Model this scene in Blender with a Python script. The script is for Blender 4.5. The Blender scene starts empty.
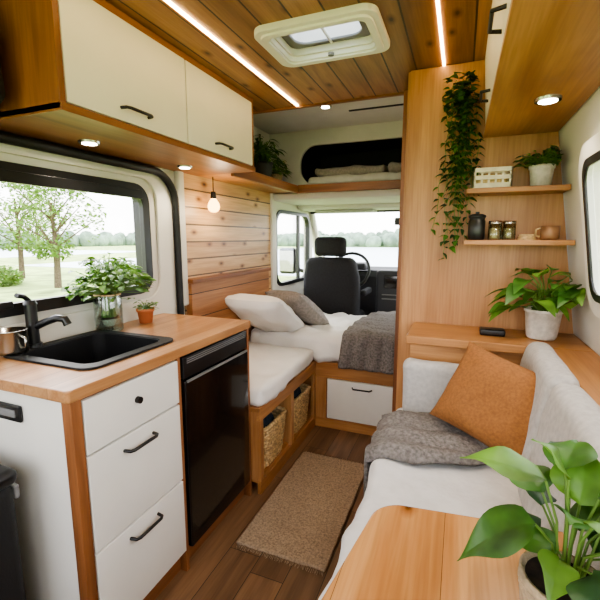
import bpy, math, random
from mathutils import Vector, Matrix, noise
random.seed(7)
R=random.random
def U(a,b): return a+(b-a)*R()
def lin(h):
    c=[x/255 for x in h]
    return tuple(((x/12.92) if x<=.04045 else ((x+.055)/1.055)**2.4) for x in c)+(1,)
# ---------------- materials ----------------
def newmat(name):
    m=bpy.data.materials.new(name); m.use_nodes=True
    nt=m.node_tree; return m,nt,nt.nodes['Principled BSDF']
def ramp(nt,fac,stops):
    r=nt.nodes.new('ShaderNodeValToRGB'); nt.links.new(fac,r.inputs[0])
    e=r.color_ramp.elements
    while len(e)<len(stops): e.new(.5)
    for i,(p,c) in enumerate(stops): e[i].position=p; e[i].color=c
    return r.outputs[0]
def math_(nt,op,a,b=None,c=None):
    n=nt.nodes.new('ShaderNodeMath'); n.operation=op
    for i,x in enumerate((a,b,c)):
        if x is None: continue
        if isinstance(x,(int,float)): n.inputs[i].default_value=x
        else: nt.links.new(x,n.inputs[i])
    return n.outputs[0]
def mixc(nt,t,f,a,b):
    n=nt.nodes.new('ShaderNodeMixRGB'); n.blend_type=t
    for i,x in enumerate((f,a,b)):
        if isinstance(x,(int,float)): n.inputs[i].default_value=x
        elif isinstance(x,tuple): n.inputs[i].default_value=x
        else: nt.links.new(x,n.inputs[i])
    return n.outputs[0]
def plain(name,col,rough=.5,metal=0,var=.06,scale=8,bump=0,bscale=200,coat=0,spec=None,trans=0):
    m,nt,p=newmat(name)
    tc=nt.nodes.new('ShaderNodeTexCoord')
    n=nt.nodes.new('ShaderNodeTexNoise'); n.inputs['Scale'].default_value=scale; n.inputs['Detail'].default_value=3
    nt.links.new(tc.outputs['Object'],n.inputs['Vector'])
    c=lin(col); lo=tuple(x*(1-var*1.5) for x in c[:3])+(1,); hi=tuple(min(1,x*(1+var)) for x in c[:3])+(1,)
    co=ramp(nt,n.outputs[0],[(.3,lo),(.7,hi)])
    nt.links.new(co,p.inputs['Base Color'])
    p.inputs['Roughness'].default_value=rough; p.inputs['Metallic'].default_value=metal
    if coat: p.inputs['Coat Weight'].default_value=coat
    if spec is not None: p.inputs['Specular IOR Level'].default_value=spec
    if bump:
        n2=nt.nodes.new('ShaderNodeTexNoise'); n2.inputs['Scale'].default_value=bscale; n2.inputs['Detail'].default_value=2
        nt.links.new(tc.outputs['Object'],n2.inputs['Vector'])
        b=nt.nodes.new('ShaderNodeBump'); b.inputs['Strength'].default_value=bump; b.inputs['Distance'].default_value=.004
        nt.links.new(n2.outputs[0],b.inputs['Height']); nt.links.new(b.outputs[0],p.inputs['Normal'])
    if trans:
        t=nt.nodes.new('ShaderNodeBsdfTranslucent'); x=nt.nodes.new('ShaderNodeMixShader'); x.inputs[0].default_value=trans
        nt.links.new(mixc(nt,'MULTIPLY',1,co,(1,1,.55,1)),t.inputs[0])
        nt.links.new(p.outputs[0],x.inputs[1]); nt.links.new(t.outputs[0],x.inputs[2]); nt.links.new(x.outputs[0],nt.nodes['Material Output'].inputs[0])
    return m
def wood(name,col,dark,grain='Y',plank=None,pax='X',rough=.42,seam=.03,knots=False,sc=1.0,gs=13,length=None,pv=.3):
    m,nt,p=newmat(name)
    tc=nt.nodes.new('ShaderNodeTexCoord'); s=nt.nodes.new('ShaderNodeSeparateXYZ')
    nt.links.new(tc.outputs['Object'],s.inputs[0])
    co={a:s.outputs[a] for a in 'XYZ'}
    wn=None
    if plank:
        q=math_(nt,'DIVIDE',co[pax],plank); idx=math_(nt,'FLOOR',q); fr=math_(nt,'FRACT',q)
        w=nt.nodes.new('ShaderNodeTexWhiteNoise'); w.noise_dimensions='1D'; nt.links.new(idx,w.inputs['W']); wn=w.outputs['Value']
        g0=co[grain]
        if length:
            g=math_(nt,'DIVIDE',math_(nt,'ADD',g0,math_(nt,'MULTIPLY',wn,length*3)),length)
            gi=math_(nt,'FLOOR',g); gf=math_(nt,'FRACT',g)
            w2=nt.nodes.new('ShaderNodeTexWhiteNoise'); w2.noise_dimensions='1D'
            nt.links.new(math_(nt,'ADD',math_(nt,'MULTIPLY',idx,7.3),gi),w2.inputs['W']); wn=w2.outputs['Value']
        co[grain]=math_(nt,'ADD',g0,math_(nt,'MULTIPLY',wn,9.0))
    cb=nt.nodes.new('ShaderNodeCombineXYZ')
    for i,a in enumerate('XYZ'):
        k=(1.1 if a==grain else gs)*sc
        nt.links.new(math_(nt,'MULTIPLY',co[a],k),cb.inputs[i])
    n=nt.nodes.new('ShaderNodeTexNoise'); n.inputs['Scale'].default_value=1; n.inputs['Detail'].default_value=5; n.inputs['Distortion'].default_value=.9
    nt.links.new(cb.outputs[0],n.inputs['Vector'])
    c=lin(col); d=lin(dark); mid=tuple((a+b)/2 for a,b in zip(c,d))
    out=ramp(nt,n.outputs[0],[(.32,d),(.47,mid),(.62,c)])
    cb2=nt.nodes.new('ShaderNodeCombineXYZ')
    for i,a in enumerate('XYZ'): nt.links.new(math_(nt,'MULTIPLY',co[a],(5 if a==grain else 130)),cb2.inputs[i])
    n2=nt.nodes.new('ShaderNodeTexNoise'); n2.inputs['Scale'].default_value=1; n2.inputs['Detail'].default_value=2
    nt.links.new(cb2.outputs[0],n2.inputs['Vector'])
    out=mixc(nt,'MULTIPLY',.5,out,ramp(nt,n2.outputs[0],[(.35,(.72,.68,.62,1)),(.6,(1,1,1,1))]))
    if knots:
        # 2D voronoi in the plane of the boards
        aa=[a for a in 'XYZ' if a!=grain and a==pax][0]
        cb3=nt.nodes.new('ShaderNodeCombineXYZ')
        nt.links.new(math_(nt,'MULTIPLY',co[grain],3.2),cb3.inputs[0]); nt.links.new(math_(nt,'MULTIPLY',co[aa],6.5),cb3.inputs[1])
        v=nt.nodes.new('ShaderNodeTexVoronoi'); v.voronoi_dimensions='2D'; v.inputs['Scale'].default_value=1
        nt.links.new(cb3.outputs[0],v.inputs['Vector'])
        out=mixc(nt,'MULTIPLY',1,out,ramp(nt,v.outputs['Distance'],[(.025,(.2,.13,.08,1)),(.065,(.62,.5,.4,1)),(.14,(1,1,1,1))]))
    if plank:
        v1=math_(nt,'ADD',math_(nt,'MULTIPLY',wn,pv),1-pv*.6)
        cc=nt.nodes.new('ShaderNodeCombineXYZ'); [nt.links.new(v1,cc.inputs[i]) for i in range(3)]
        out=mixc(nt,'MULTIPLY',1,out,cc.outputs[0])
        sm=math_(nt,'LESS_THAN',fr,seam)
        if length: sm=math_(nt,'MAXIMUM',sm,math_(nt,'LESS_THAN',gf,seam*plank/length))
        out=mixc(nt,'MIX',sm,out,tuple(x*.2 for x in d[:3])+(1,))
        b=nt.nodes.new('ShaderNodeBump'); b.inputs['Strength'].default_value=.6; b.inputs['Distance'].default_value=.003
        nt.links.new(math_(nt,'SUBTRACT',1,sm),b.inputs['Height']); nt.links.new(b.outputs[0],p.inputs['Normal'])
    nt.links.new(out,p.inputs['Base Color']); p.inputs['Roughness'].default_value=rough
    return m
def emis(name,col,st):
    m=bpy.data.materials.new(name); m.use_nodes=True; nt=m.node_tree; nt.nodes.clear()
    o=nt.nodes.new('ShaderNodeOutputMaterial'); e=nt.nodes.new('ShaderNodeEmission')
    e.inputs[0].default_value=lin(col); e.inputs[1].default_value=st; nt.links.new(e.outputs[0],o.inputs[0]); return m
def glass(name,tint=(1,1,1,1),fac=.06,k=.5):
    m=bpy.data.materials.new(name); m.use_nodes=True; nt=m.node_tree; nt.nodes.clear()
    o=nt.nodes.new('ShaderNodeOutputMaterial'); t=nt.nodes.new('ShaderNodeBsdfTransparent'); g=nt.nodes.new('ShaderNodeBsdfGlossy')
    t.inputs[0].default_value=tint; g.inputs['Roughness'].default_value=.03
    x=nt.nodes.new('ShaderNodeMixShader'); lw=nt.nodes.new('ShaderNodeLayerWeight'); lw.inputs[0].default_value=.25
    nt.links.new(math_(nt,'ADD',math_(nt,'MULTIPLY',lw.outputs['Fresnel'],k),fac*.3),x.inputs[0])
    nt.links.new(t.outputs[0],x.inputs[1]); nt.links.new(g.outputs[0],x.inputs[2]); nt.links.new(x.outputs[0],o.inputs[0]); return m

W_pan=wood('oak_ply_vertical',(188,140,92),(160,111,67),'Z',gs=7)
W_y=wood('oak_y',(184,134,84),(148,98,56),'Y',gs=9)
W_x=wood('oak_x',(184,134,84),(148,98,56),'X',gs=9)
W_top=wood('counter_butcher',(186,139,94),(154,105,64),'Y',plank=.09,pax='X',seam=.012,rough=.3,pv=.15)
W_dk=wood('walnut_trim',(150,98,60),(110,67,38),'Y',gs=11)
W_dkx=wood('walnut_trim_x',(150,98,60),(110,67,38),'X',gs=11)
W_dkz=wood('walnut_trim_z',(150,98,60),(110,67,38),'Z',gs=11)
W_ceil=wood('ceiling_planks',(172,124,82),(128,86,54),'Y',plank=.115,pax='X',seam=.06,knots=True,pv=.45)
W_ship=wood('shiplap',(216,178,130),(188,144,96),'Y',plank=.098,pax='Z',seam=.09,knots=True,pv=.25)
W_flr=wood('floor_planks',(132,100,73),(90,65,45),'Y',plank=.14,pax='X',seam=.02,length=.9,rough=.4)
W_tab=wood('table_pine',(200,150,96),(176,121,70),'Y',plank=.16,pax='X',seam=.006,knots=True,rough=.25,pv=.15)
W_head=wood('headboard_wood',(172,121,78),(136,88,52),'Y',plank=.14,pax='Z',seam=.04)
M_white=plain('white_laminate',(226,223,215),.4,var=.015)
M_liner=plain('van_liner_white',(212,208,198),.55,var=.03,scale=3)
M_liner2=plain('headliner_fabric',(200,198,193),.85,var=.03,bump=.2)
M_blk=plain('black_satin',(22,22,23),.35,var=.05)
M_blkm=plain('black_matte',(20,20,21),.7,var=.1,bump=.2)
M_sink=plain('black_granite',(24,24,25),.55,var=.1,scale=300,spec=.3)
M_rub=plain('rubber_seal',(16,16,17),.5)
M_gls_blk=plain('fridge_black',(12,12,13),.16,coat=.4)
M_steel=plain('steel',(180,178,172),.25,1)
M_gry=plain('grey_plastic',(120,120,120),.5)
M_dgry=plain('dark_grey_drain',(60,60,60),.5)
M_sofa=plain('sofa_fabric',(178,174,169),.95,var=.08,scale=60,bump=.5,bscale=500)
M_sheet=plain('white_linen',(224,221,216),.95,var=.03,bump=.4,bscale=60)
M_quilt=plain('quilt_linen',(202,199,196),.95,var=.05,scale=20,bump=.5,bscale=50)
M_throw=plain('grey_throw',(118,112,108),1,var=.3,scale=90,bump=1,bscale=160)
M_gpil=plain('grey_pillow',(150,143,137),1,var=.15,scale=60,bump=.6,bscale=300)
M_rust=plain('caramel_velvet',(143,94,50),.9,var=.14,scale=120,bump=.5,bscale=500)
M_rug=plain('jute_rug',(162,141,118),1,var=.25,scale=120,bump=1,bscale=200)
M_seat=plain('seat_cloth',(38,38,41),.9,var=.15,scale=80,bump=.3)
M_dash=plain('dash_plastic',(52,53,56),.6)
M_wick=plain('wicker',(206,176,128),.8,var=.3,scale=60,bump=.6,bscale=200)
M_crate=plain('white_wood',(216,208,190),.7,var=.1,scale=30)
M_pot=plain('stone_pot',(208,202,192),.7,var=.12,scale=60,bump=.2)
M_tan=plain('tan_pot',(168,148,120),.8,var=.2,scale=90,bump=.6)
M_terra=plain('terracotta',(184,110,68),.8,var=.1)
M_soil=plain('soil',(48,34,24),1,var=.4,scale=60)
M_leaf=plain('leaf_green',(74,118,48),.4,var=.4,scale=14,trans=.3)
M_leaf2=plain('leaf_bright',(106,150,60),.38,var=.45,scale=12,trans=.35)
M_leafd=plain('leaf_dark',(50,86,42),.45,var=.4,scale=18,trans=.2)
M_stem=plain('stem',(96,128,54),.6)
M_led=emis('led_warm',(255,214,150),14)
M_dl=emis('downlight_glow',(255,240,218),14)
M_bulb=emis('bulb_glow',(255,196,122),5)
M_glass=glass('window_glass',k=.25)
M_jar=glass('jar_glass',(.86,.93,.9,1),.3)
M_dome=glass('dome_acrylic',(.8,.84,.88,1),.2)
M_vis=plain('visor_grey',(165,165,162),.8)
M_cloth=plain('basket_cloth',(44,56,70),.95,var=.3,scale=40)
# ---------------- builder ----------------
class B:
    def __init__(s,name): s.n=name; s.v=[]; s.f=[]; s.mi=[]; s.sm=[]; s.ms=[]
    def add(s,vs,fs,mat,smooth=False,M=None):
        o=len(s.v)
        s.v+= [tuple(M@Vector(v)) if M is not None else tuple(v) for v in vs]
        if mat not in s.ms: s.ms.append(mat)
        k=s.ms.index(mat)
        for f in fs: s.f.append(tuple(i+o for i in f)); s.mi.append(k); s.sm.append(smooth)
    def box(s,x0,x1,y0,y1,z0,z1,mat,M=None):
        vs=[(x,y,z) for x in(x0,x1) for y in(y0,y1) for z in(z0,z1)]
        fs=[(0,1,3,2),(4,6,7,5),(0,4,5,1),(2,3,7,6),(0,2,6,4),(1,5,7,3)]
        s.add(vs,fs,mat,False,M)
    def soft(s,x0,x1,y0,y1,z0,z1,r,mat,amp=0,fs=6,M=None,seg=3,res=None,fn=None):
        r=min(r,(x1-x0)/2-1e-4,(y1-y0)/2-1e-4,(z1-z0)/2-1e-4)
        if res is None: res=.05 if (amp or fn) else 10
        def cs(a,b):
            e=[r*(1-math.tan(math.pi/4*(1-i/seg))) for i in range(seg+1)]
            n=max(1,int((b-a-2*r)/res))
            return [a+q for q in e]+[a+r+(b-a-2*r)*i/n for i in range(1,n)]+[b-q for q in reversed(e)]
        X,Y,Z=cs(x0,x1),cs(y0,y1),cs(z0,z1); d={}; vs=[]; ff=[]
        sd=Vector((U(0,50),U(0,50),U(0,50)))
        def g(i,j,k):
            if (i,j,k) in d: return d[(i,j,k)]
            p=Vector((X[i],Y[j],Z[k]))
            q=Vector((min(max(p.x,x0+r),x1-r),min(max(p.y,y0+r),y1-r),min(max(p.z,z0+r),z1-r)))
            dd=p-q
            if dd.length>1e-9: dd.normalize(); p=q+dd*r
            if amp: p=p+dd*amp*noise.fractal(p*fs+sd,1,2,3)
            if fn: p=fn(p,dd)
            d[(i,j,k)]=len(vs); vs.append(p); return d[(i,j,k)]
        nx,ny,nz=len(X)-1,len(Y)-1,len(Z)-1
        for i in range(nx):
            for j in range(ny):
                ff.append((g(i,j,0),g(i,j+1,0),g(i+1,j+1,0),g(i+1,j,0))); ff.append((g(i,j,nz),g(i+1,j,nz),g(i+1,j+1,nz),g(i,j+1,nz)))
        for i in range(nx):
            for k in range(nz):
                ff.append((g(i,0,k),g(i+1,0,k),g(i+1,0,k+1),g(i,0,k+1))); ff.append((g(i,ny,k),g(i,ny,k+1),g(i+1,ny,k+1),g(i+1,ny,k)))
        for j in range(ny):
            for k in range(nz):
                ff.append((g(0,j,k),g(0,j,k+1),g(0,j+1,k+1),g(0,j+1,k))); ff.append((g(nx,j,k),g(nx,j+1,k),g(nx,j+1,k+1),g(nx,j,k+1)))
        s.add(vs,ff,mat,True,M)
    def cyl(s,p0,p1,r0,r1,mat,n=24,caps=True):
        p0,p1=Vector(p0),Vector(p1); a=(p1-p0).normalized(); t=a.orthogonal().normalized(); u=a.cross(t)
        vs=[]
        for p,r in((p0,r0),(p1,r1)):
            for i in range(n):
                an=2*math.pi*i/n; vs.append(p+t*math.cos(an)*r+u*math.sin(an)*r)
        s.add(vs,[(i,(i+1)%n,(i+1)%n+n,i+n) for i in range(n)],mat,True)
        if caps: s.add(vs,[tuple(range(n))[::-1],tuple(range(n,2*n))],mat,False)
    def lathe(s,c,prof,mat,n=28):
        vs=[];m=len(prof)
        for r,z in prof:
            for i in range(n):
                a=2*math.pi*i/n; vs.append((c[0]+r*math.cos(a),c[1]+r*math.sin(a),c[2]+z))
        s.add(vs,[(k*n+i,k*n+(i+1)%n,(k+1)*n+(i+1)%n,(k+1)*n+i) for k in range(m-1) for i in range(n)],mat,True)
    def tube(s,pts,r,mat,n=8,closed=False):
        P=[Vector(p) for p in pts]; m=len(P); vs=[]; ref=None
        for k in range(m):
            if closed: d=P[(k+1)%m]-P[k-1]
            else: d=P[min(k+1,m-1)]-P[max(k-1,0)]
            d.normalize()
            if ref is None: ref=d.orthogonal()
            t=(ref-d*ref.dot(d)).normalized(); ref=t; u=d.cross(t)
            rr=r[k] if isinstance(r,list) else r
            for i in range(n):
                a=2*math.pi*i/n; vs.append(P[k]+t*math.cos(a)*rr+u*math.sin(a)*rr)
        fs=[(k*n+i,k*n+(i+1)%n,((k+1)%m)*n+(i+1)%n,((k+1)%m)*n+i) for k in range(m if closed else m-1) for i in range(n)]
        s.add(vs,fs,mat,True)
        if not closed: s.add(vs,[tuple(range(n))[::-1],tuple(range((m-1)*n,m*n))],mat,False)
    def ring(s,pl,d0,d1,o,ro,i_,ri,mat,n=6):
        def loop(q,r):
            a0,a1,b0,b1=q; r=max(r,1e-4); out=[]
            for (ca,cb,st) in((a1-r,b1-r,0),(a0+r,b1-r,90),(a0+r,b0+r,180),(a1-r,b0+r,270)):
                for k in range(n+1):
                    an=math.radians(st+90*k/n); out.append((ca+r*math.cos(an),cb+r*math.sin(an)))
            return out
        A,C=loop(o,ro),loop(i_,ri); N=len(A)
        def P(ab,d): return {'x':(d,ab[0],ab[1]),'y':(ab[0],d,ab[1]),'z':(ab[0],ab[1],d)}[pl]
        vs=[P(a,d0) for a in A]+[P(a,d1) for a in A]+[P(a,d0) for a in C]+[P(a,d1) for a in C]
        fs=[]
        for i in range(N):
            j=(i+1)%N
            fs+=[(i,j,N+j,N+i),(2*N+i,3*N+i,3*N+j,2*N+j),(i,2*N+i,2*N+j,j),(N+i,N+j,3*N+j,3*N+i)]
        s.add(vs,fs,mat)
    def rprism(s,x0,x1,y0,y1,z0,z1,r,mat,n=6,M=None,pl='z'):
        out=[]
        for (ca,cb,st) in((x1-r,y1-r,0),(x0+r,y1-r,90),(x0+r,y0+r,180),(x1-r,y0+r,270)):
            for k in range(n+1):
                an=math.radians(st+90*k/n); out.append((ca+r*math.cos(an),cb+r*math.sin(an)))
        N=len(out)
        P=lambda a,d:{'z':(a[0],a[1],d),'x':(d,a[0],a[1]),'y':(a[0],d,a[1])}[pl]
        vs=[P(a,z0) for a in out]+[P(a,z1) for a in out]
        s.add(vs,[(i,(i+1)%N,N+(i+1)%N,N+i) for i in range(N)]+[tuple(range(N))[::-1],tuple(range(N,2*N))],mat,False,M)
    def pillow(s,w,h,t,mat,M,n=26,wr=.012):
        vs=[];fs=[]; sd=Vector((U(0,9),U(0,9),U(0,9)))
        for side in(1,-1):
            o=len(vs)
            for i in range(n+1):
                for j in range(n+1):
                    a=-1+2*i/n; b=-1+2*j/n
                    k=1-.07*(1-a*a)*(abs(b)**3); k2=1-.07*(1-b*b)*(abs(a)**3)
                    th=max(0,(1-abs(a)**2.6)*(1-abs(b)**2.6))**.42
                    x=a*w/2*k2; y=b*h/2*k; z=side*t/2*th
                    z+=wr*th*noise.fractal(Vector((x,y,side*.3))*9+sd,1,2,3)
                    vs.append((x,y,z))
            for i in range(n):
                for j in range(n):
                    q=(o+i*(n+1)+j,o+(i+1)*(n+1)+j,o+(i+1)*(n+1)+j+1,o+i*(n+1)+j+1)
                    fs.append(q if side>0 else q[::-1])
        s.add(vs,fs,mat,True,M)
    def sheet(s,fn,nu,nv,mat):
        vs=[fn(i/nu,j/nv) for i in range(nu+1) for j in range(nv+1)]
        s.add(vs,[(i*(nv+1)+j,(i+1)*(nv+1)+j,(i+1)*(nv+1)+j+1,i*(nv+1)+j+1) for i in range(nu) for j in range(nv)],mat,True)
    def leaf(s,base,d,L,W,mat,droop=.3,heart=False,fold=.25,n=7,big=False,rl=None):
        d=Vector(d).normalized(); side=d.cross(Vector((0,0,1)))
        if side.length<.05: side=Vector((1,0,0))
        side.normalize(); up=side.cross(d); roll=U(-.5,.5) if rl is None else rl; side,up=side*math.cos(roll)+up*math.sin(roll),up*math.cos(roll)-side*math.sin(roll)
        if big: n=12
        vs=[];base=Vector(base); cols=(-1,-.6,-.08,.08,.6,1) if big else (-1,0,1); nc=len(cols); ph=U(0,6)
        for i in range(n+1):
            t=i/n
            w=(math.sin(math.pi*min(1,t**.62))**.85 if heart else math.sin(math.pi*t**.85))*W/2 if 0<t<1 else W*.02
            c=base+d*L*t-Vector((0,0,1))*droop*L*t*t
            for q in cols:
                h=(math.sin(abs(q)*2.2)*fold*.9 if big else abs(q)*fold)*w
                if big: h+=.07*W*math.sin(t*9+ph+q)*abs(q)
                vs.append(c+side*w*q+up*h)
        fs=[(nc*i+j,nc*i+j+1,nc*(i+1)+j+1,nc*(i+1)+j) for i in range(n) for j in range(nc-1)]
        s.add(vs,fs,mat,True)
    def shear(s):
        s.v=[(x-.15*(z-.9),y,z) for x,y,z in s.v]
    def build(s,bevel=0,solid=0):
        me=bpy.data.meshes.new(s.n); me.from_pydata(s.v,[],s.f)
        for m in s.ms: me.materials.append(m)
        me.polygons.foreach_set('material_index',s.mi); me.polygons.foreach_set('use_smooth',s.sm); me.update()
        ob=bpy.data.objects.new(s.n,me); bpy.context.scene.collection.objects.link(ob)
        if solid: md=ob.modifiers.new('s','SOLIDIFY'); md.thickness=solid; md.offset=1
        if bevel: md=ob.modifiers.new('b','BEVEL'); md.width=bevel; md.segments=2; md.limit_method='ANGLE'; md.angle_limit=math.radians(50)
        return ob
def T(x,y,z,rx=0,ry=0,rz=0):
    return Matrix.Translation((x,y,z))@Matrix.Rotation(math.radians(rz),4,'Z')@Matrix.Rotation(math.radians(ry),4,'Y')@Matrix.Rotation(math.radians(rx),4,'X')
LX,RX=-1.46,.46; CZ=2.03; YB=-.5
def wx(z): return RX-.15*(z-.9)
# ---------------- room shell ----------------
b=B('floor'); b.box(LX-.06,RX+.16,YB,4.3,-.05,0,W_flr); b.build()
b=B('wall_left')
b.ring('x',LX-.05,LX,(YB,1.9,0,2.16),0,(.30,1.58,1.05,1.54),.07,M_liner)
b.box(LX-.05,LX,1.9,2.98,0,2.16,M_liner)
b.build()
b=B('wall_right')
b.ring('x',RX,RX+.05,(YB,1.94,0,2.16),0,(.30,1.58,1.08,1.56),.07,M_liner)
b.box(RX,RX+.05,1.94,2.98,0,2.16,M_liner); b.shear(); b.build()
# unseen rear doors with big panes, added to cut flat light from behind
b=B('wall_rear_added')
for x0,x1 in((LX-.05,-.47),(-.47,RX+.18)):
    b.ring('y',YB-.05,YB,(x0,x1,0,2.16),0,(x0+.12,x1-.12,.75,1.95),.1,M_liner)
b.build()
b=B('window_rear_added')  # unseen panes of the added rear doors, letting some daylight through
for x0,x1 in((LX-.05,-.47),(-.47,RX+.18)):
    b.ring('y',YB-.06,YB+.01,(x0+.10,x1-.10,.73,1.97),.11,(x0+.14,x1-.14,.77,1.93),.08,M_blk)
    b.box(x0+.12,x1-.12,YB-.03,YB-.026,.75,1.95,M_glass)
b.build()
b=B('cab_shell')
for x0,x1 in((LX-.05,LX),(RX,RX+.05)):
    b.ring('x',x0,x1,(2.98,4.0,0,2.16),0,(3.10,3.88,.9,1.52),.1,M_liner)
b.box(LX-.05,RX+.05,4.25,4.3,0,.98,M_liner)
b.box(LX-.05,LX,4.0,4.3,0,1.0,M_liner); b.box(RX,RX+.05,4.0,4.3,0,1.0,M_liner)
b.box(LX-.05,RX+.05,3.8,4.0,1.56,2.16,M_liner)
for x in(LX,RX): b.tube([(x,4.27,.97),(x,4.12,1.25),(x,3.92,1.58)],.045,M_liner,10)
b.build()
b=B('trim_shiplap'); b.box(LX,LX+.012,1.86,2.98,.4,1.66,W_ship); b.build(.002)
b=B('ceiling'); sk=(-.735,-.29,1.355,1.675)
b.ring('z',CZ,CZ+.02,(LX,wx(CZ)+.0,YB,2.2),0,(sk[0]+.04,sk[1]-.04,sk[2]+.04,sk[3]-.04),.04,W_ceil)
b.ring('z',CZ+.08,CZ+.13,(LX-.05,RX+.05,YB,4.0),0,(sk[0]+.02,sk[1]-.02,sk[2]+.02,sk[3]-.02),.04,M_liner2)
b.box(LX,wx(CZ),2.2,2.22,CZ-.01,CZ+.08,W_dkx)
b.build()
b=B('skylight')
b.ring('z',CZ-.022,CZ,sk,.05,(sk[0]+.05,sk[1]-.05,sk[2]+.05,sk[3]-.05),.03,M_white)
b.ring('z',CZ-.03,CZ-.02,(sk[0]+.02,sk[1]-.02,sk[2]+.02,sk[3]-.02),.04,(sk[0]+.045,sk[1]-.045,sk[2]+.045,sk[3]-.045),.03,M_white)
b.ring('z',CZ-.004,CZ+.14,(sk[0]+.045,sk[1]-.045,sk[2]+.045,sk[3]-.045),.035,(sk[0]+.058,sk[1]-.058,sk[2]+.058,sk[3]-.058),.03,M_white)
b.ring('z',CZ+.02,CZ+.03,(sk[0]+.058,sk[1]-.058,sk[2]+.058,sk[3]-.058),.03,(sk[0]+.09,sk[1]-.09,sk[2]+.08,sk[3]-.08),.05,M_gry)
b.soft(sk[0]+.02,sk[1]-.02,sk[2]+.02,sk[3]-.02,CZ+.14,CZ+.2,.03,M_dome)
xm=(sk[0]+sk[1])/2
b.tube([(xm,sk[2]+.06,CZ+.02),(xm,sk[3]-.06,CZ+.02)],.006,M_white,6)
b.cyl((xm,sk[3]-.07,CZ-.03),(xm,sk[3]-.07,CZ-.02),.012,.012,M_gry,12)
b.build(.003)
# overhead cab bulkhead
b=B('trim_overcab')
b.ring('y',3.0,3.03,(LX,RX,1.70,2.12),0,(-1.20,.1,1.705,2.0),.13,M_liner2,n=8)
b.box(-1.24,.14,3.55,3.57,1.7,2.05,M_blkm); b.box(-1.24,-1.22,3.03,3.55,1.7,2.05,M_blkm); b.box(.12,.14,3.03,3.55,1.7,2.05,M_blkm); b.box(-1.22,.12,3.03,3.55,2.03,2.05,M_blkm)
b.box(-.72,-.1,2.64,2.66,2.105,2.112,M_blkm)
b.ring('z',2.098,2.108,(-.95,-.65,2.35,2.45),.02,(-.93,-.67,2.37,2.43),.01,M_white)
b.build()
b=B('overcab_shelf'); b.box(LX,RX,2.98,3.56,1.66,1.70,W_x); b.box(LX+.26,RX,2.955,2.985,1.645,1.705,W_dkx); b.build(.003)
b=B('side_shelf'); b.box(LX,-1.2,2.0,2.98,1.655,1.69,W_y); b.box(-1.215,-1.195,2.0,2.955,1.64,1.70,W_dk); b.build(.003)
b=B('folded_bedding')
b.soft(-1.15,.05,3.035,3.45,1.701,1.775,.03,M_quilt,.016,8,res=.04); b.soft(-1.1,-.55,3.04,3.42,1.77,1.84,.03,M_gpil,.016,8,res=.04); b.soft(-.53,.05,3.04,3.42,1.77,1.84,.03,M_gpil,.016,8,res=.04); b.build()
b=B('cab_headliner'); b.soft(LX,RX,3.57,3.95,1.56,1.66,.03,M_liner2); b.soft(LX,RX,3.0,3.58,1.60,1.655,.02,M_liner2)
b.soft(-1.3,-.75,3.62,3.82,1.535,1.56,.012,M_vis); b.soft(-.5,.05,3.62,3.82,1.535,1.56,.012,M_vis); b.build()
# ------------- windows
def window(name,x,sgn,y0,y1,z0,z1,mat,w=.045):
    b=B(name)
    xs=sorted((x-.005*sgn,x+.022*sgn))
    b.ring('x',xs[0],xs[1],(y0,y1,z0,z1),.09,(y0+w,y1-w,z0+w,z1-w),.06,mat)
    xo=sorted((x-.055*sgn,x-.005*sgn))
    b.ring('x',xo[0],xo[1],(y0+.01,y1-.01,z0+.01,z1-.01),.08,(y0+w-.012,y1-w+.012,z0+w-.012,z1-w+.012),.05,M_blk)
    b.box(x-.04*sgn-.002,x-.04*sgn+.002,y0+.02,y1-.02,z0+.02,z1-.02,M_glass)
    return b
b=window('window_1',LX,1,.26,1.60,1.03,1.555,M_blk)
b.box(LX+.018,LX+.04,.32,1.54,1.485,1.525,M_blk)
b.soft(LX+.018,LX+.035,.8,.9,1.06,1.085,.005,M_blk); b.soft(LX+.018,LX+.035,1.3,1.4,1.06,1.085,.005,M_blk)
b.build(.003)
b=window('window_2',RX,-1,.26,1.62,1.05,1.59,M_white,.05)
b.ring('x',RX-.026,RX-.018,(.31,1.57,1.10,1.54),.06,(.335,1.545,1.125,1.515),.05,M_blk); b.shear(); b.build(.003)
b=B('window_3'); b.ring('x',LX-.03,LX+.012,(3.08,3.90,.88,1.54),.12,(3.11,3.87,.91,1.51),.1,M_blk); b.box(LX-.03,LX-.026,3.1,3.88,.9,1.52,M_glass)
b.box(LX-.03,LX+.0,3.62,3.65,.9,1.52,M_blk)
b.build()
b=B('windshield'); b.add([(LX,4.25,.98),(RX,4.25,.98),(RX,3.9,1.57),(LX,3.9,1.57)],[(0,1,2,3)],M_glass)
b.tube([(LX+.02,4.25,.98),(RX,4.25,.98)],.015,M_rub); b.tube([(LX+.02,3.9,1.56),(RX,3.9,1.56)],.018,M_rub)
b.soft(-.6,-.4,3.9,3.93,1.42,1.49,.012,M_blk); b.cyl((-.5,3.93,1.47),(-.5,3.93,1.56),.008,.008,M_blk,8)
b.build()
b=B('door_1')
def rr(x,y0,y1,z0,z1,r,n=7):
    o=[]
    for (ca,cb,st) in((y1-r,z1-r,0),(y0+r,z1-r,90),(y0+r,z0+r,180),(y1-r,z0+r,270)):
        for k in range(n+1):
            a=math.radians(st+90*k/n); o.append((x,ca+r*math.cos(a),cb+r*math.sin(a)))
    return o
b.tube(rr(LX+.02,.05,1.80,.2,1.632,.16),.019,M_rub,10,True)
b.ring('x',LX+.001,LX+.016,(.09,1.755,.24,1.6),.14,(.20,1.66,1.0,1.585),.1,M_liner)
b.build(.004)
b=B('trim_2'); b.soft(LX,LX+.035,1.815,1.865,.92,1.66,.012,M_liner); b.soft(LX,LX+.03,2.97,3.06,.66,1.66,.012,M_liner); b.build()
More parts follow.
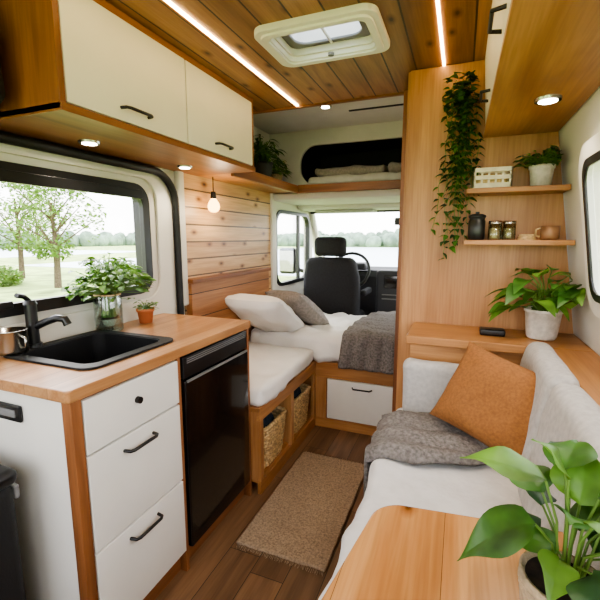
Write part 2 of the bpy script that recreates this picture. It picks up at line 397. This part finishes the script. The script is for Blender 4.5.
# ------------- kitchen
KF=-.93
b=B('kitchen_cabinet')
b.box(LX+.01,-.96,.70,.715,.0,.875,M_white); b.box(-.962,KF+.004,.698,.73,0,.875,W_dkz)
b.box(LX+.01,KF-.02,.72,1.13,.09,.775,M_white)
b.box(LX+.01,KF-.03,.73,1.63,0.0,.08,W_dk)
b.box(LX+.01,KF,1.128,1.146,.0,.775,W_dkz); b.box(KF-.04,KF,1.128,1.146,.775,.875,W_dkz); b.box(LX+.01,KF+.004,1.632,1.652,0,.875,W_dkz)
b.box(KF-.02,KF-.004,.73,1.128,.09,.1,W_dk); b.box(KF-.02,KF-.004,.73,1.128,.865,.875,W_dk)
for z0,z1 in((.705,.864),(.402,.698),(.10,.395)): b.soft(KF-.015,KF+.006,.734,1.125,z0,z1,.003,M_white)
def bar(b,x,sx,y0,y1,z,m=M_blk):
    b.tube([(x,y0,z),(x+.022*sx,y0+.004,z),(x+.028*sx,y0+.015,z),(x+.028*sx,y1-.015,z),(x+.022*sx,y1-.004,z),(x,y1,z)],.0055,m,8)
bar(b,KF+.005,1,.86,.985,.655); bar(b,KF+.005,1,.86,.985,.355)
b.cyl((KF+.005,.925,.795),(KF+.02,.925,.795),.011,.011,M_blk,16)
b.soft(-1.22,-1.12,.688,.70,.785,.835,.006,M_blk); b.soft(-1.205,-1.135,.684,.69,.80,.822,.003,M_gry)
b.build(.0015)
b=B('fridge')
b.box(LX+.05,KF-.025,1.15,1.63,.085,.775,M_blk); b.box(LX+.05,KF-.025,1.24,1.63,.775,.868,M_blk)
b.soft(KF-.025,KF+.012,1.155,1.625,.09,.775,.006,M_gls_blk)
b.soft(KF-.025,KF+.006,1.155,1.625,.782,.866,.005,M_blk)
for i in range(3): b.box(KF+.005,KF+.008,1.175,1.605,.838+i*.008,.841+i*.008,M_gry)
b.box(KF+.008,KF+.016,1.165,1.615,.768,.776,M_gry)
b.build()
b=B('countertop'); S=(-1.38,-1.02,.84,1.20)
b.ring('z',.876,.91,(LX+.022,-.915,.683,1.66),.012,S,.04,W_top); b.build(.004)
b=B('kitchen_sink')
b.ring('z',.911,.918,(S[0]-.03,S[1]+.025,S[2]-.025,S[3]+.025),.05,(S[0]+.012,S[1]-.012,S[2]+.012,S[3]-.012),.045,M_sink)
b.ring('z',.79,.915,(S[0]+.004,S[1]-.004,S[2]+.004,S[3]-.004),.045,(S[0]+.016,S[1]-.016,S[2]+.016,S[3]-.016),.04,M_sink)
b.rprism(S[0]+.004,S[1]-.004,S[2]+.004,S[3]-.004,.783,.79,.04,M_sink); b.cyl((-1.2,1.02,.79),(-1.2,1.02,.793),.03,.03,M_dgry)
b.build(.002)
b=B('kitchen_faucet'); fx,fy=-1.395,.935
b.cyl((fx,fy,.911),(fx,fy,.93),.028,.026,M_blk); b.cyl((fx,fy,.93),(fx,fy,1.07),.020,.019,M_blk)
b.cyl((fx,fy,1.07),(fx,fy,1.085),.022,.016,M_blk); b.tube([(fx,fy,1.08),(fx+.0,fy-.02,1.10),(fx+.01,fy-.05,1.108)],.009,M_blk)
b.tube([(fx,fy,.985),(fx+.04,fy+.02,1.005),(fx+.08,fy+.036,1.02),(fx+.105,fy+.046,1.016),(fx+.113,fy+.05,.995)],[.014,.013,.013,.014,.014],M_blk,12); b.build()
b=B('steel_cup'); c=(-1.385,.855,.919)
b.lathe(c,[(0,0),(.044,0),(.047,.01),(.047,.075),(.049,.078),(.045,.078),(.043,.012),(0,.01)],M_steel)
b.tube([(c[0]+.047,c[1],c[2]+.06),(c[0]+.069,c[1],c[2]+.055),(c[0]+.069,c[1],c[2]+.025),(c[0]+.047,c[1],c[2]+.02)],.004,M_steel); b.build()
# ------------- plants
def plant(name,c,pot,potm,nl,spread,h,L,W,mats,heart=False,droop=.35,soilz=None,minup=.1,r0=.01,lim=None,big=False,bow=.12):
    b=B(name); b.lathe(c,pot,potm)
    topz=max(z for r,z in pot); rt=[r for r,z in pot if z==topz][-1]
    sz=soilz if soilz is not None else topz-.012
    b.cyl((c[0],c[1],c[2]+sz-.006),(c[0],c[1],c[2]+sz),rt*.93,rt*.93,M_soil)
    for i in range(nl):
        a=U(0,2*math.pi); q=math.sqrt(R()); hh=h*(U(minup,1))*(1-.45*q*q)
        e=Vector((c[0]+math.cos(a)*spread*q,c[1]+math.sin(a)*spread*q,c[2]+sz+hh))
        if lim: e=lim(e)
        s0=Vector((c[0]+math.cos(a)*r0*q,c[1]+math.sin(a)*r0*q,c[2]+sz-.004))
        mid=(s0+e)/2+Vector((0,0,h*.18))-Vector((math.cos(a),math.sin(a),0))*spread*bow*q
        b.tube([s0,mid,e],.0012 if L<.06 else .0022,M_stem,5)
        a2=a+U(-.9,.9); s=U(.7,1.1); d=Vector((math.cos(a2),math.sin(a2),U(-.15,.6)))
        if lim:
            tip=e+d.normalized()*L*s
            if (lim(tip)-tip).length>.004: d.x*=-.3; d.y=-abs(d.y)
        b.leaf(e,d,L*s,W*s,random.choice(mats),droop,heart,big=big)
    return b
b=plant('potted_herb_jar',(-1.37,1.245,.911),[(0,0),(.05,0),(.055,.008),(.055,.135),(.047,.15),(.047,.165),(.05,.168),(.05,.172),(.046,.172),(.044,.15),(.051,.135),(.051,.01),(0,.008)],M_jar,320,.165,.27,.044,.026,[M_leaf,M_leaf2,M_leaf2],soilz=.06,minup=.58,r0=.03,lim=lambda e:Vector((max(e.x,LX+.06),e.y,e.z)),bow=.5)
b.tube([(-1.37+.05*math.cos(a/16*6.283),1.245+.05*math.sin(a/16*6.283),1.066) for a in range(16)],.004,M_wick,6,True)
b.build()
plant('potted_herb',(-1.345,1.43,.911),[(0,0),(.028,0),(.036,.055),(.04,.055),(.041,.068),(.036,.068),(.034,.055),(0,.05)],M_terra,50,.045,.055,.024,.013,[M_leaf,M_leaf2]).build()
potw=[(0,0),(.048,0),(.054,.01),(.064,.105),(.068,.107),(.068,.118),(.061,.118),(.058,.1),(0,.09)]
limr=lambda e:Vector((min(e.x,wx(e.z)-.03),min(e.y,1.92),e.z))
plant('potted_plant',(.315,1.80,.906),potw,M_pot,52,.13,.19,.105,.062,[M_leaf,M_leaf2,M_leaf],True,.5,lim=limr).build()
plant('potted_plant',(.275,1.86,1.50),[(0,0),(.036,0),(.042,.065),(.046,.067),(.046,.08),(.04,.08),(.038,.065),(0,.06)],M_pot,150,.08,.085,.036,.018,[M_leaf,M_leaf2,M_leafd],False,.4,lim=limr).build()
# foreground pothos
b=B('pothos_plant'); c=(.162,.60,.741)
b.lathe(c,[(0,0),(.045,0),(.053,.035),(.057,.078),(.057,.085),(.051,.085),(.048,.075),(0,.07)],M_tan,36)
for k in range(8): b.tube([(c[0]+(.0465+.0013*k)*math.cos(a/24*6.2832),c[1]+(.0465+.0013*k)*math.sin(a/24*6.2832),c[2]+.008+k*.009) for a in range(24)],.0025,M_tan,5,True)
b.cyl((c[0],c[1],c[2]+.072),(c[0],c[1],c[2]+.078),.049,.049,M_soil)
LV=[((.128,.605,.965),(-.95,.05,.32),.118,.072,M_leaf2,.25),((.115,.575,.915),(-.75,-.05,-.25),.10,.076,M_leaf,.5),((.175,.62,.93),(.1,.3,.8),.11,.078,M_leaf2,.35),
((.20,.61,.93),(.75,.2,.45),.115,.08,M_leaf2,.4),((.175,.545,.885),(.15,-.55,.05),.10,.088,M_leafd,.6),((.195,.57,.90),(.7,-.35,.2),.11,.08,M_leafd,.5),
((.135,.65,.92),(-.45,.7,.3),.10,.07,M_leaf,.4),((.155,.625,.975),(.25,.6,.4),.095,.068,M_leaf,.4),((.215,.60,.875),(.9,-.1,.1),.10,.075,M_leafd,.5),
((.14,.665,.89),(-.2,.9,.2),.09,.06,M_leafd,.4),((.19,.67,.91),(.4,.8,.3),.11,.075,M_leaf,.4),((.20,.555,.85),(.5,-.7,.0),.09,.075,M_leafd,.5),
((.15,.59,.98),(-.35,.15,.6),.085,.055,M_leaf2,.35),((.18,.64,.88),(.6,.5,.5),.09,.06,M_leaf,.4),((.165,.60,.91),(-.1,-.3,.6),.08,.06,M_leaf,.6),
((.13,.62,.88),(-.8,.5,.1),.085,.06,M_leafd,.5),((.15,.60,.865),(-.5,.1,.25),.07,.055,M_leaf,.6),((.19,.60,.955),(.6,-.1,.6),.10,.07,M_leaf,.45),
((.22,.64,.90),(.8,.5,.3),.10,.07,M_leaf,.4),((.21,.56,.92),(.8,-.4,.35),.10,.075,M_leaf2,.5),((.18,.57,.94),(.3,-.5,.4),.09,.068,M_leaf2,.6),
((.17,.66,.95),(.1,.8,.5),.10,.068,M_leafd,.4),((.145,.57,.875),(-.2,-.6,.15),.06,.048,M_leaf2,.6),((.20,.62,.86),(.5,.2,.4),.09,.07,M_leafd,.5),((.23,.60,.945),(.7,.1,.5),.10,.07,M_leaf,.4)]
for (e,d,L,W,m,dr) in LV:
    e=Vector(e); s0=Vector((c[0]+(e.x-c[0])*.25,c[1]+(e.y-c[1])*.25,c[2]+.074)); mid=(s0+e)/2+Vector((0,0,.018))-Vector((e.x-c[0],e.y-c[1],0))*.15
    b.tube([s0,mid,e],.0018,M_stem,6); b.leaf(e,d,L,W,m,dr,True,big=True,rl=U(-.3,.3))
b.build()
limf=lambda e:Vector((max(e.x,LX+.08),e.y,e.z))
plant('potted_fern',(-1.33,2.62,1.691),[(0,0),(.055,0),(.07,.11),(.075,.13),(.068,.13),(0,.11)],M_dash,140,.1,.2,.08,.024,[M_leafd,M_leaf,M_leaf],False,.6,minup=.2,lim=limf).build()
plant('potted_fern',(-1.33,2.84,1.691),[(0,0),(.04,0),(.05,.07),(.053,.08),(.047,.08),(0,.07)],M_tan,70,.07,.13,.07,.024,[M_leaf,M_leaf2],False,.5,minup=.2,lim=limf).build()
b=B('hanging_vine'); px,py,pz=-.035,1.89,1.85
b.lathe((px,py,pz),[(0,0),(.02,.0),(.028,.03),(.03,.05),(.027,.05),(0,.045)],M_leafd)
b.box(px-.01,px+.01,py+.03,1.938,pz+.02,pz+.04,M_blk)
for i in range(15):
    x=px+U(-.06,.05); y=1.925-U(.01,.06); ln=U(.25,.66) if i>3 else U(.6,.7); z=pz+.06; pts=[(px,py,z),(px+(x-px)*.6,y,z+.03)]
    k=0; xx=x
    while k<ln:
        k+=.026; xx+=U(-.009,.0095); pts.append((xx,y+U(-.006,.006),z-k))
        for q in range(3 if k<.35 else 1):
            a=U(0,6.28); b.leaf(pts[-1],(math.cos(a),-abs(math.sin(a))*.8-.1,U(-.6,.2)),U(.022,.038),U(.016,.026),random.choice([M_leafd,M_leaf,M_leaf]),.4,True)
    b.tube(pts,.0014,M_stem,4)
for i in range(110):
    a=U(0,6.28); b.leaf((px+U(-.05,.05),py-U(0,.045),pz+U(-.03,.11)),(math.cos(a),-abs(math.sin(a)),U(-.2,.6)),U(.028,.042),U(.02,.028),random.choice([M_leafd,M_leaf]),.4,True)
b.build()
# ------------- upper cabinets left
UX=-1.07
b=B('upper_cabinet')
b.box(LX+.002,UX-.018,.872,2.0,1.675,CZ-.002,M_white)
b.box(LX+.002,UX+.006,.855,.875,1.66,CZ-.002,W_dkz); b.box(LX+.002,UX+.004,1.985,1.998,1.66,CZ-.002,W_dkz)
b.box(LX+.002,UX+.012,.855,1.998,1.655,1.678,W_dk); b.box(UX-.02,UX+.002,.875,1.99,2.005,CZ-.002,W_dk)
b.soft(UX-.016,UX+.004,.88,1.427,1.684,2.004,.003,M_white); b.soft(UX-.016,UX+.004,1.433,1.982,1.684,2.004,.003,M_white)
bar(b,UX+.003,1,1.08,1.205,1.725); bar(b,UX+.003,1,1.63,1.75,1.725)
b.build(.0015)
for (x,y,z) in((-1.31,1.16,1.655),(-1.31,1.72,1.655),(.219,1.48,1.718),(.219,.85,1.718),(-.83,2.50,2.108)):
    b=B('downlight'); b.cyl((x,y,z-.008),(x,y,z-.0002),.036,.038,M_steel,28); b.cyl((x,y,z-.0095),(x,y,z-.0075),.026,.026,M_dl,24); b.build()
    l=bpy.data.lights.new('downlight_lamp','SPOT'); l.energy=5.5; l.color=(1,.86,.68); l.spot_size=2.2; l.spot_blend=.8; l.shadow_soft_size=.03
    o=bpy.data.objects.new('downlight_lamp',l); o.location=(x,y,z-.02); bpy.context.scene.collection.objects.link(o)
b=B('led_strip'); b.box(-.896,-.884,YB+.1,2.19,CZ-.006,CZ-.0005,M_led); b.build()
b=B('led_strip'); b.box(-.117,-.107,YB+.1,1.935,CZ-.006,CZ-.0005,M_led); b.build()
# right upper cabinet
b=B('upper_cabinet')
b.box(.09,.285,.3,1.935,1.735,CZ-.002,W_y); b.box(.06,wx(1.737)-.002,.3,1.938,1.718,1.737,W_y)
for y0,y1 in((.3,.84),(.85,1.385),(1.39,1.925)):
    vs=[(x,y,z) for (x,z) in((.066,1.738),(.046,CZ-.004),(.066,CZ-.004),(.086,1.738)) for y in(y0,y1)]
    b.add(vs,[(0,1,3,2),(2,3,5,4),(4,5,7,6),(6,7,1,0),(0,2,4,6),(1,7,5,3)],M_white)
    ym=(y0+y1)/2; b.tube([(.064,ym-.06,1.80),(.034,ym-.05,1.80),(.034,ym+.05,1.80),(.064,ym+.06,1.80)],.0055,M_blk)
b.build(.001)
# tall panel w/ shelves
b=B('tall_partition')
y0,y1=1.94,1.958
vs=[(x,y,z) for (x,z) in((-.25,0),(wx(0)-.003,0),(wx(CZ)-.003,CZ-.002),(-.25,CZ-.002)) for y in(y0,y1)]
b.add(vs,[(0,2,4,6),(1,7,5,3),(0,1,3,2),(2,3,5,4),(4,5,7,6),(6,7,1,0)],W_pan)
b.box(-.31,-.262,2.17,2.198,0,CZ-.002,W_dkz); b.box(-.262,-.25,1.955,2.2,0,CZ-.002,W_pan)
b.build(.002)
for z in(1.478,1.272):
    b=B('wall_shelf'); b.box(.007,wx(z+.02)-.003,1.80,1.939,z,z+.02,W_x); b.build(.002)
b=B('console_cabinet')
b.box(-.175,RX-.002,1.675,1.938,.0,.872,W_x); b.box(-.19,RX-.002,1.645,1.938,.872,.905,W_x)
b.box(.335,RX-.002,.3,1.66,0,.872,W_y); b.box(.32,RX-.002,.3,1.645,.872,.905,W_y); b.build(.003)
b=B('smart_speaker'); b.soft(.09,.185,1.76,1.82,.906,.932,.008,M_blk); b.build()
# shelf items
b=B('slatted_crate'); x0,x1,y0,y1,z=.03,.17,1.82,1.92,1.4985
for i in range(3):
    zz=z+.004+i*.03
    for (a0,a1,c0,c1) in((x0,x1,y0,y0+.005),(x0,x1,y1-.005,y1),(x0,x0+.005,y0,y1),(x1-.005,x1,y0,y1)): b.box(a0,a1,c0,c1,zz,zz+.016,M_crate)
for k in range(6):
    x=x0+.002+k*(x1-x0-.012)/5
    for y in (y0+.005,y1-.009): b.box(x,x+.008,y,y+.004,z,z+.08,M_crate)
b.box(x0,x1,y0,y1,z,z+.004,M_crate); b.soft(x0+.012,x1-.012,y0+.015,y1-.015,z+.005,z+.06,.02,M_wick,.005,20); b.build()
b=B('coffee_canister'); b.lathe((.055,1.865,1.2925),[(0,0),(.03,0),(.033,.004),(.033,.078),(.03,.082),(.03,.09),(.034,.092),(.034,.1),(.022,.106),(0,.107)],M_blk); b.cyl((.055,1.865,1.398),(.055,1.865,1.408),.008,.008,M_blk); b.build()
for i,x in enumerate((.125,.178)):
    b=B('glass_jar'); c=(x,1.86+.015*i,1.2925)
    b.lathe(c,[(0,0),(.024,0),(.026,.004),(.026,.066),(.024,.066),(.024,.006),(0,.005)],M_jar); b.cyl((c[0],c[1],1.298),(c[0],c[1],1.34),.022,.022,M_wick,16)
    b.lathe(c,[(.026,.066),(.026,.077),(0,.078)],M_steel); b.build()
b=B('wooden_coasters')
for i in range(3): b.cyl((.245,1.87,1.2925+i*.008),(.245,1.87,1.299+i*.008),.034-.003*i,.034-.003*i,M_wick,24)
b.build()
b=B('copper_mug'); b.lathe((.325,1.87,1.2925),[(0,0),(.028,0),(.033,.008),(.034,.055),(.031,.055),(.029,.01),(0,.008)],plain('copper_glaze',(150,112,82),.4,.3)); b.tube([(.29,1.87,1.338),(.275,1.87,1.334),(.275,1.87,1.31),(.29,1.87,1.305)],.004,M_wick); b.build()
# ------------- sofa
b=B('sofa')
b.box(-.20,.33,.3,1.64,0,.43,W_y)
b.soft(-.225,.315,.3,1.64,.42,.60,.035,M_quilt,.014,8,res=.03)
def lean(p,d): return Vector((p.x+ (p.z-.6)*.18,p.y,p.z))
for y0,y1 in((.72,1.2),(1.205,1.64)):
    b.soft(.185,.262,y0,y1,.585,.93,.03,M_sofa,.006,8,fn=lean,res=.04)
b.soft(-.19,.2,1.565,1.64,.59,.82,.03,M_sofa,.006,8,res=.04)
b.build()
b=B('throw_cushion')
b.pillow(.38,.30,.14,M_rust,T(.145,1.39,.768,60,0,-26)@Matrix.Rotation(math.radians(-12),4,'Z')); b.build()
def thr(u,v):
    x=-.235+.50*u; y=1.20+.32*v+.09*u-.03*math.sin(u*5)
    z=.616+.012*noise.fractal(Vector((x*9,y*9,1)),1,2,4)+.014*abs(math.sin(v*9+u*3))
    if u<.1: k=(.1-u)/.1; x=-.240-.006*math.sin(v*20); z-= .16*k
    if v<.06: z-=.02*(1-v/.06)
    return (x,y,z+.006)
b=B('throw_blanket'); b.sheet(thr,60,40,M_throw)
b.build(solid=.012)
b=B('dining_table'); Mt=Matrix(((1,.15,0,-.04),(.12,1,0,0.01),(0,0,1,0),(0,0,0,1)))
b.rprism(-.215,.23,.22,.81,.712,.74,.05,W_tab,8,Mt)
b.box(.1,.18,.45,.50,.68,.712,M_blk); b.box(.15,.18,.44,.51,.605,.712,M_blk); b.build(.005)
# ------------- rug
b=B('rug')
b.soft(-.825,-.425,1.325,2.12,.001,.014,.006,M_rug,.004,20,res=.02)
for i in range(60):
    x=-.815+i*.0065
    for y,s in((1.325,-1),(2.12,1)): b.tube([(x,y,.006),(x+U(-.004,.004),y+s*U(.015,.025),.003)],.0015,M_rug,4)
b.build()
# ------------- bed bench
b=B('bed_frame'); F=-.88
b.box(F-.02,F,1.665,2.5,.395,.465,W_y); b.box(F-.02,F,1.665,2.5,0,.07,W_y)
for y0,y1 in((1.665,1.70),(2.06,2.10),(2.46,2.5)): b.box(F-.02,F+.001,y0,y1,.07,.395,W_pan)
b.box(-1.30,F-.02,1.665,2.5,.06,.075,W_y); b.box(-1.32,-1.30,1.665,2.5,.06,.44,W_y); b.box(LX+.02,F-.01,1.665,2.5,.44,.462,W_y)
b.box(-1.3,F-.02,2.07,2.09,.07,.44,W_pan); b.box(-1.3,F-.02,1.665,1.68,.07,.44,W_pan)
b.box(LX+.02,RX-.01,2.51,3.3,.0,.455,W_x); b.box(F,-.262,2.49,2.51,.36,.47,W_x); b.box(F,-.262,2.49,2.51,0,.07,W_x)
b.box(F,-.80,2.49,2.51,.07,.36,W_pan); b.box(-.31,-.262,2.49,2.51,.07,.36,W_pan)
b.soft(-.795,-.315,2.484,2.505,.075,.355,.003,M_white)
b.tube([(-.62,2.484,.315),(-.61,2.46,.315),(-.50,2.46,.315),(-.49,2.484,.315)],.0055,M_blk)
b.build(.002)
b=B('headboard'); b.box(LX+.014,LX+.055,1.86,2.85,.5,1.045,W_head); b.box(LX+.013,LX+.07,1.855,2.86,1.045,1.07,W_dk); b.build(.003)
b=B('mattress')
b.soft(LX+.06,F+.012,1.67,2.465,.466,.565,.035,M_sheet,.018,7,res=.03)
b.build()
def dv(p,d):
    return p+Vector((0,0,.02*noise.fractal(Vector((p.x*6,p.y*4,7)),1,2,4))) if p.z>.6 else p
b=B('duvet'); b.soft(LX+.06,RX-.02,2.47,3.32,.47,.655,.05,M_sheet,.026,8,res=.03,fn=dv); b.build()
def th2(u,v):
    x=-.70+.46*u+.02*math.sin(v*7)+.10*max(0,v-.25)
    s=v*1.05
    if s<.2: y=2.447-.008*math.sin(u*30); z=.46+s/.2*.22
    else: y=2.447+(s-.2)*.98; z=.68
    if s>=.2 and s<.26: z=.68-.01*(1-(s-.2)/.06)
    nn=noise.fractal(Vector((x*8,y*7,z*6)),1,2,4)
    if s<.2: y-=.016*nn
    else: z+=.018*nn+.012
    return (x,y,z)
b=B('throw_blanket'); b.sheet(th2,40,70,M_throw); b.build(solid=.012)
b=B('pillow'); b.pillow(.56,.42,.17,M_sheet,T(-1.22,2.44,.775,0,30,90)); b.build()
b=B('pillow'); b.pillow(.44,.34,.14,M_gpil,T(-1.10,2.71,.785,0,36,72)); b.build()
for (y0,y1) in((1.73,2.03),(2.13,2.43)):
    b=B('wicker_basket'); x0,x1=-1.25,-.892; h=.22
    for k in range(12):
        t=k/11; s=.02*(1-t); z=.0865+h*t
        pts=[]; r=.05
        for (ca,cb,st) in((x1-s-r,y1-s-r,0),(x0+s+r,y1-s-r,90),(x0+s+r,y0+s+r,180),(x1-s-r,y0+s+r,270)):
            for q in range(4):
                a=math.radians(st+90*q/3); pts.append((ca+r*math.cos(a),cb+r*math.sin(a),z))
        P2=[]
        for i in range(len(pts)):
            A=Vector(pts[i]);C=Vector(pts[(i+1)%len(pts)]); n=max(1,int((C-A).length/.012))
            for q in range(n):
                p=A.lerp(C,q/n); cc=Vector(((x0+x1)/2,(y0+y1)/2,z)); dd=(p-cc).normalized(); P2.append(p+dd*.004*(1 if (len(P2)+k)%2 else -1))
        b.tube(P2,.0105 if k<11 else .013,M_wick,6,True)
    b.box(x0+.04,x1-.04,y0+.04,y1-.04,.08,.09,M_wick)
    b.soft(x0+.04,x1-.04,y0+.04,y1-.04,.12,.33,.05,M_cloth,.02,10)
    b.build()
b=B('pendant_bulb'); x,y=-1.38,2.07
b.tube([(x,y,1.655),(x,y,1.57)],.003,M_blk,6); b.cyl((x,y,1.57),(x,y,1.53),.014,.018,M_blk)
b.lathe((x,y,1.45),[(0,0),(.018,.003),(.031,.015),(.036,.034),(.031,.055),(.018,.075),(.014,.085)],M_bulb); b.build()
l=bpy.data.lights.new('bulb_lamp','POINT'); l.energy=2; l.color=(1,.76,.5); l.shadow_soft_size=.04
o=bpy.data.objects.new('bulb_lamp',l); o.location=(x+.06,y,1.47); bpy.context.scene.collection.objects.link(o)
# ------------- cab furniture
b=B('driver_seat'); sx=-1.075; sy=3.40
def tp(p,d):
    k=1-.18*max(0,(p.z-.95)/.2); return Vector((sx+(p.x-sx)*k,p.y-(p.z-.6)*.08,p.z))
b.soft(sx-.26,sx+.26,sy,sy+.15,.55,1.13,.06,M_seat,.004,8,fn=tp)
b.soft(sx-.25,sx+.25,sy+.1,sy+.42,.45,.62,.06,M_seat)
b.soft(sx-.145,sx+.145,sy-.04,sy+.06,1.14,1.31,.045,M_seat)
for q in(-.06,.06): b.cyl((sx+q,sy+.01,1.08),(sx+q,sy+.01,1.18),.008,.008,M_steel,10)
b.box(sx-.2,sx+.2,sy+.05,sy+.4,0,.46,M_blk); b.soft(sx+.25,sx+.31,sy+.1,sy+.38,.78,.84,.025,M_seat); b.build()
b=B('dashboard')
prof=[(4.24,.45),(3.95,.45),(3.86,.75),(3.84,.93),(3.88,.99),(4.0,1.02),(4.24,.98)]
n=len(prof); vs=[(LX+.015,y,z) for y,z in prof]+[(RX-.015,y,z) for y,z in prof]
b.add(vs,[(i,(i+1)%n,n+(i+1)%n,n+i) for i in range(n)]+[tuple(range(n)),tuple(range(n,2*n))[::-1]],M_dash)
b.soft(-.74,-.36,3.80,3.98,.0,1.0,.03,M_dash); b.soft(-.66,-.44,3.792,3.81,.83,.95,.006,M_gls_blk)
for z in(.72,.76): b.box(-.68,-.42,3.795,3.801,z,z+.012,M_gry)
for x in(-1.36,-.72,-.33): b.soft(x,x+.09,3.83,3.86,.9,.96,.01,M_blk)
b.soft(-1.25,-.85,3.84,4.05,.98,1.06,.03,M_dash); b.build(.006)
b=B('steering_wheel'); Mw=T(-.98,3.74,.99,62,0,0); w=[]
for i in range(32): a=i/32*6.2832; w.append(Mw@Vector((.185*math.cos(a),.185*math.sin(a),0)))
b.tube(w,.015,M_blk,10,True)
for a in(0,math.pi,-math.pi/2): b.tube([Mw@Vector((.04*math.cos(a),.04*math.sin(a),-.01)),Mw@Vector((.18*math.cos(a),.18*math.sin(a),0))],.012,M_blk,8)
b.cyl(Mw@Vector((0,0,-.03)),Mw@Vector((0,0,.015)),.06,.055,M_blk); b.cyl(Mw@Vector((0,0,-.2)),Mw@Vector((0,0,-.02)),.04,.04,M_blk); b.build()
b=B('side_mirror'); b.soft(-1.76,-1.58,3.80,3.88,.93,1.2,.03,M_blk); b.tube([(-1.6,3.86,.98),(-1.52,3.95,.95)],.02,M_blk)
b.box(-1.745,-1.595,3.795,3.80,.96,1.17,M_steel); b.build()
b=B('hanging_bag'); b.soft(-1.42,-1.20,.70,.82,1.66,1.93,.05,M_blkm,.01,8); b.tube([(-1.25,.76,1.9),(-1.28,.76,2.0),(-1.36,.76,2.0),(-1.39,.76,1.9)],.008,M_blkm); b.build()
b=B('waste_bin'); b.soft(-1.36,-1.065,.44,.63,.0,.66,.03,M_blkm); b.soft(-1.37,-1.055,.43,.635,.655,.70,.02,M_blk); b.soft(-1.14,-1.08,.628,.645,.60,.64,.006,M_gry); b.build()
# ------------- outside
G=-.55
b=B('ground_grass')
b.box(-150,150,-60,150,G-.2,G,plain('grass',(168,190,112),1,var=.35,scale=1.2)); b.build()
b=B('lake_water'); M_wat=plain('water',(190,205,214),.3,var=.06)
b.box(-28,110,18,80,G+.001,G+.02,M_wat); b.box(-72,-40,-40,45,G+.001,G+.02,M_wat); b.build()
M_tree=plain('foliage',(118,150,80),1,var=.45,scale=3,trans=.4)
M_far=plain('far_trees_hazed',(128,150,130),1,var=.35,scale=.5)  # distance haze is put into this pale grey-green colour
M_bark=plain('bark',(100,86,72),1,var=.3,scale=20)
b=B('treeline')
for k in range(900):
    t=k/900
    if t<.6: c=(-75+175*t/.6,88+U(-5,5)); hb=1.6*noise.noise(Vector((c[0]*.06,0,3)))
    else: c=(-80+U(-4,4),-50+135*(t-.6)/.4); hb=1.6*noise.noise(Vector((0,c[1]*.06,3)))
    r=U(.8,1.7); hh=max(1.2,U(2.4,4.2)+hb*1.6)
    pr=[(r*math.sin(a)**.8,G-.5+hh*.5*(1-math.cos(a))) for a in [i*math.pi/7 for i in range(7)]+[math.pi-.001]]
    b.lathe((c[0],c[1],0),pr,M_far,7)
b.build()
def tree(x,y,h,sp):
    b=B('tree'); b.tube([(x,y,G),(x+.1,y,G+h*.3),(x-.05,y+.05,G+h*.65)],[.13,.10,.04],M_bark,8)
    for i in range(12):
        a=U(0,6.28); z=G+h*U(.28,.55); q=U(.4,.9)*sp
        b.tube([(x,y,z),(x+math.cos(a)*q,y+math.sin(a)*q,z+h*.22)],[.04,.012],M_bark,5)
    for i in range(5200):
        a=U(0,6.28); ph=U(0,1); rr_=sp*math.sqrt(R())*math.sin(math.pi*min(1,ph*.9+.12))
        nz=noise.noise(Vector((math.cos(a)*rr_*1.2,math.sin(a)*rr_*1.2,ph*6+x)))
        if nz<0: continue
        b.leaf((x+math.cos(a)*rr_,y+math.sin(a)*rr_,G+h*(.24+.76*ph)),(U(-1,1),U(-1,1),U(-.5,.5)),.16,.11,M_tree,.2,n=3)
    b.build()
tree(-14,10.5,4.8,1.8); tree(-19,12.5,5.5,2.2); tree(-13,6.0,4.2,1.6); tree(10,12,6,2.4); tree(-22,9,4.5,1.8); tree(-34,24,6,2.4)
b=B('bush')
for (x,y) in((-14,13.6),(-15.2,14.2),(-17,10)):
    for i in range(1300):
        a=U(0,6.28); q=math.sqrt(R())*1.0; b.leaf((x+math.cos(a)*q,y+math.sin(a)*q,G+U(0,1)*1.0*(1-q*.5)),(U(-1,1),U(-1,1),U(-.2,.8)),.16,.11,M_tree,.2,n=3)
b.build()
# ------------- world & light
w=bpy.data.worlds.new('World'); bpy.context.scene.world=w; w.use_nodes=True; nt=w.node_tree
bg=nt.nodes['Background']; tc=nt.nodes.new('ShaderNodeTexCoord'); s=nt.nodes.new('ShaderNodeSeparateXYZ'); nt.links.new(tc.outputs['Generated'],s.inputs[0])
nt.links.new(ramp(nt,s.outputs[2],[(0,(.97,.96,.95,1)),(.5,(.90,.93,1,1))]),bg.inputs[0]); bg.inputs[1].default_value=4.6
l=bpy.data.lights.new('sun','SUN'); l.energy=3; l.angle=.3; l.color=(1,.96,.9)
o=bpy.data.objects.new('sun',l); o.rotation_euler=(math.radians(50),0,math.radians(-130)); bpy.context.scene.collection.objects.link(o)
sc=bpy.context.scene
sc.view_settings.view_transform='AgX'
try: sc.view_settings.look='AgX - Medium High Contrast'
except: pass
sc.view_settings.exposure=.75
cd=bpy.data.cameras.new('camera'); cd.lens=24; cd.sensor_width=36; cd.clip_start=.02; cd.clip_end=500
cam=bpy.data.objects.new('camera',cd); cam.location=(0,0,1.3); cam.rotation_euler=(math.radians(90-8.81),0,math.radians(21.8))
sc.collection.objects.link(cam); sc.camera=cam
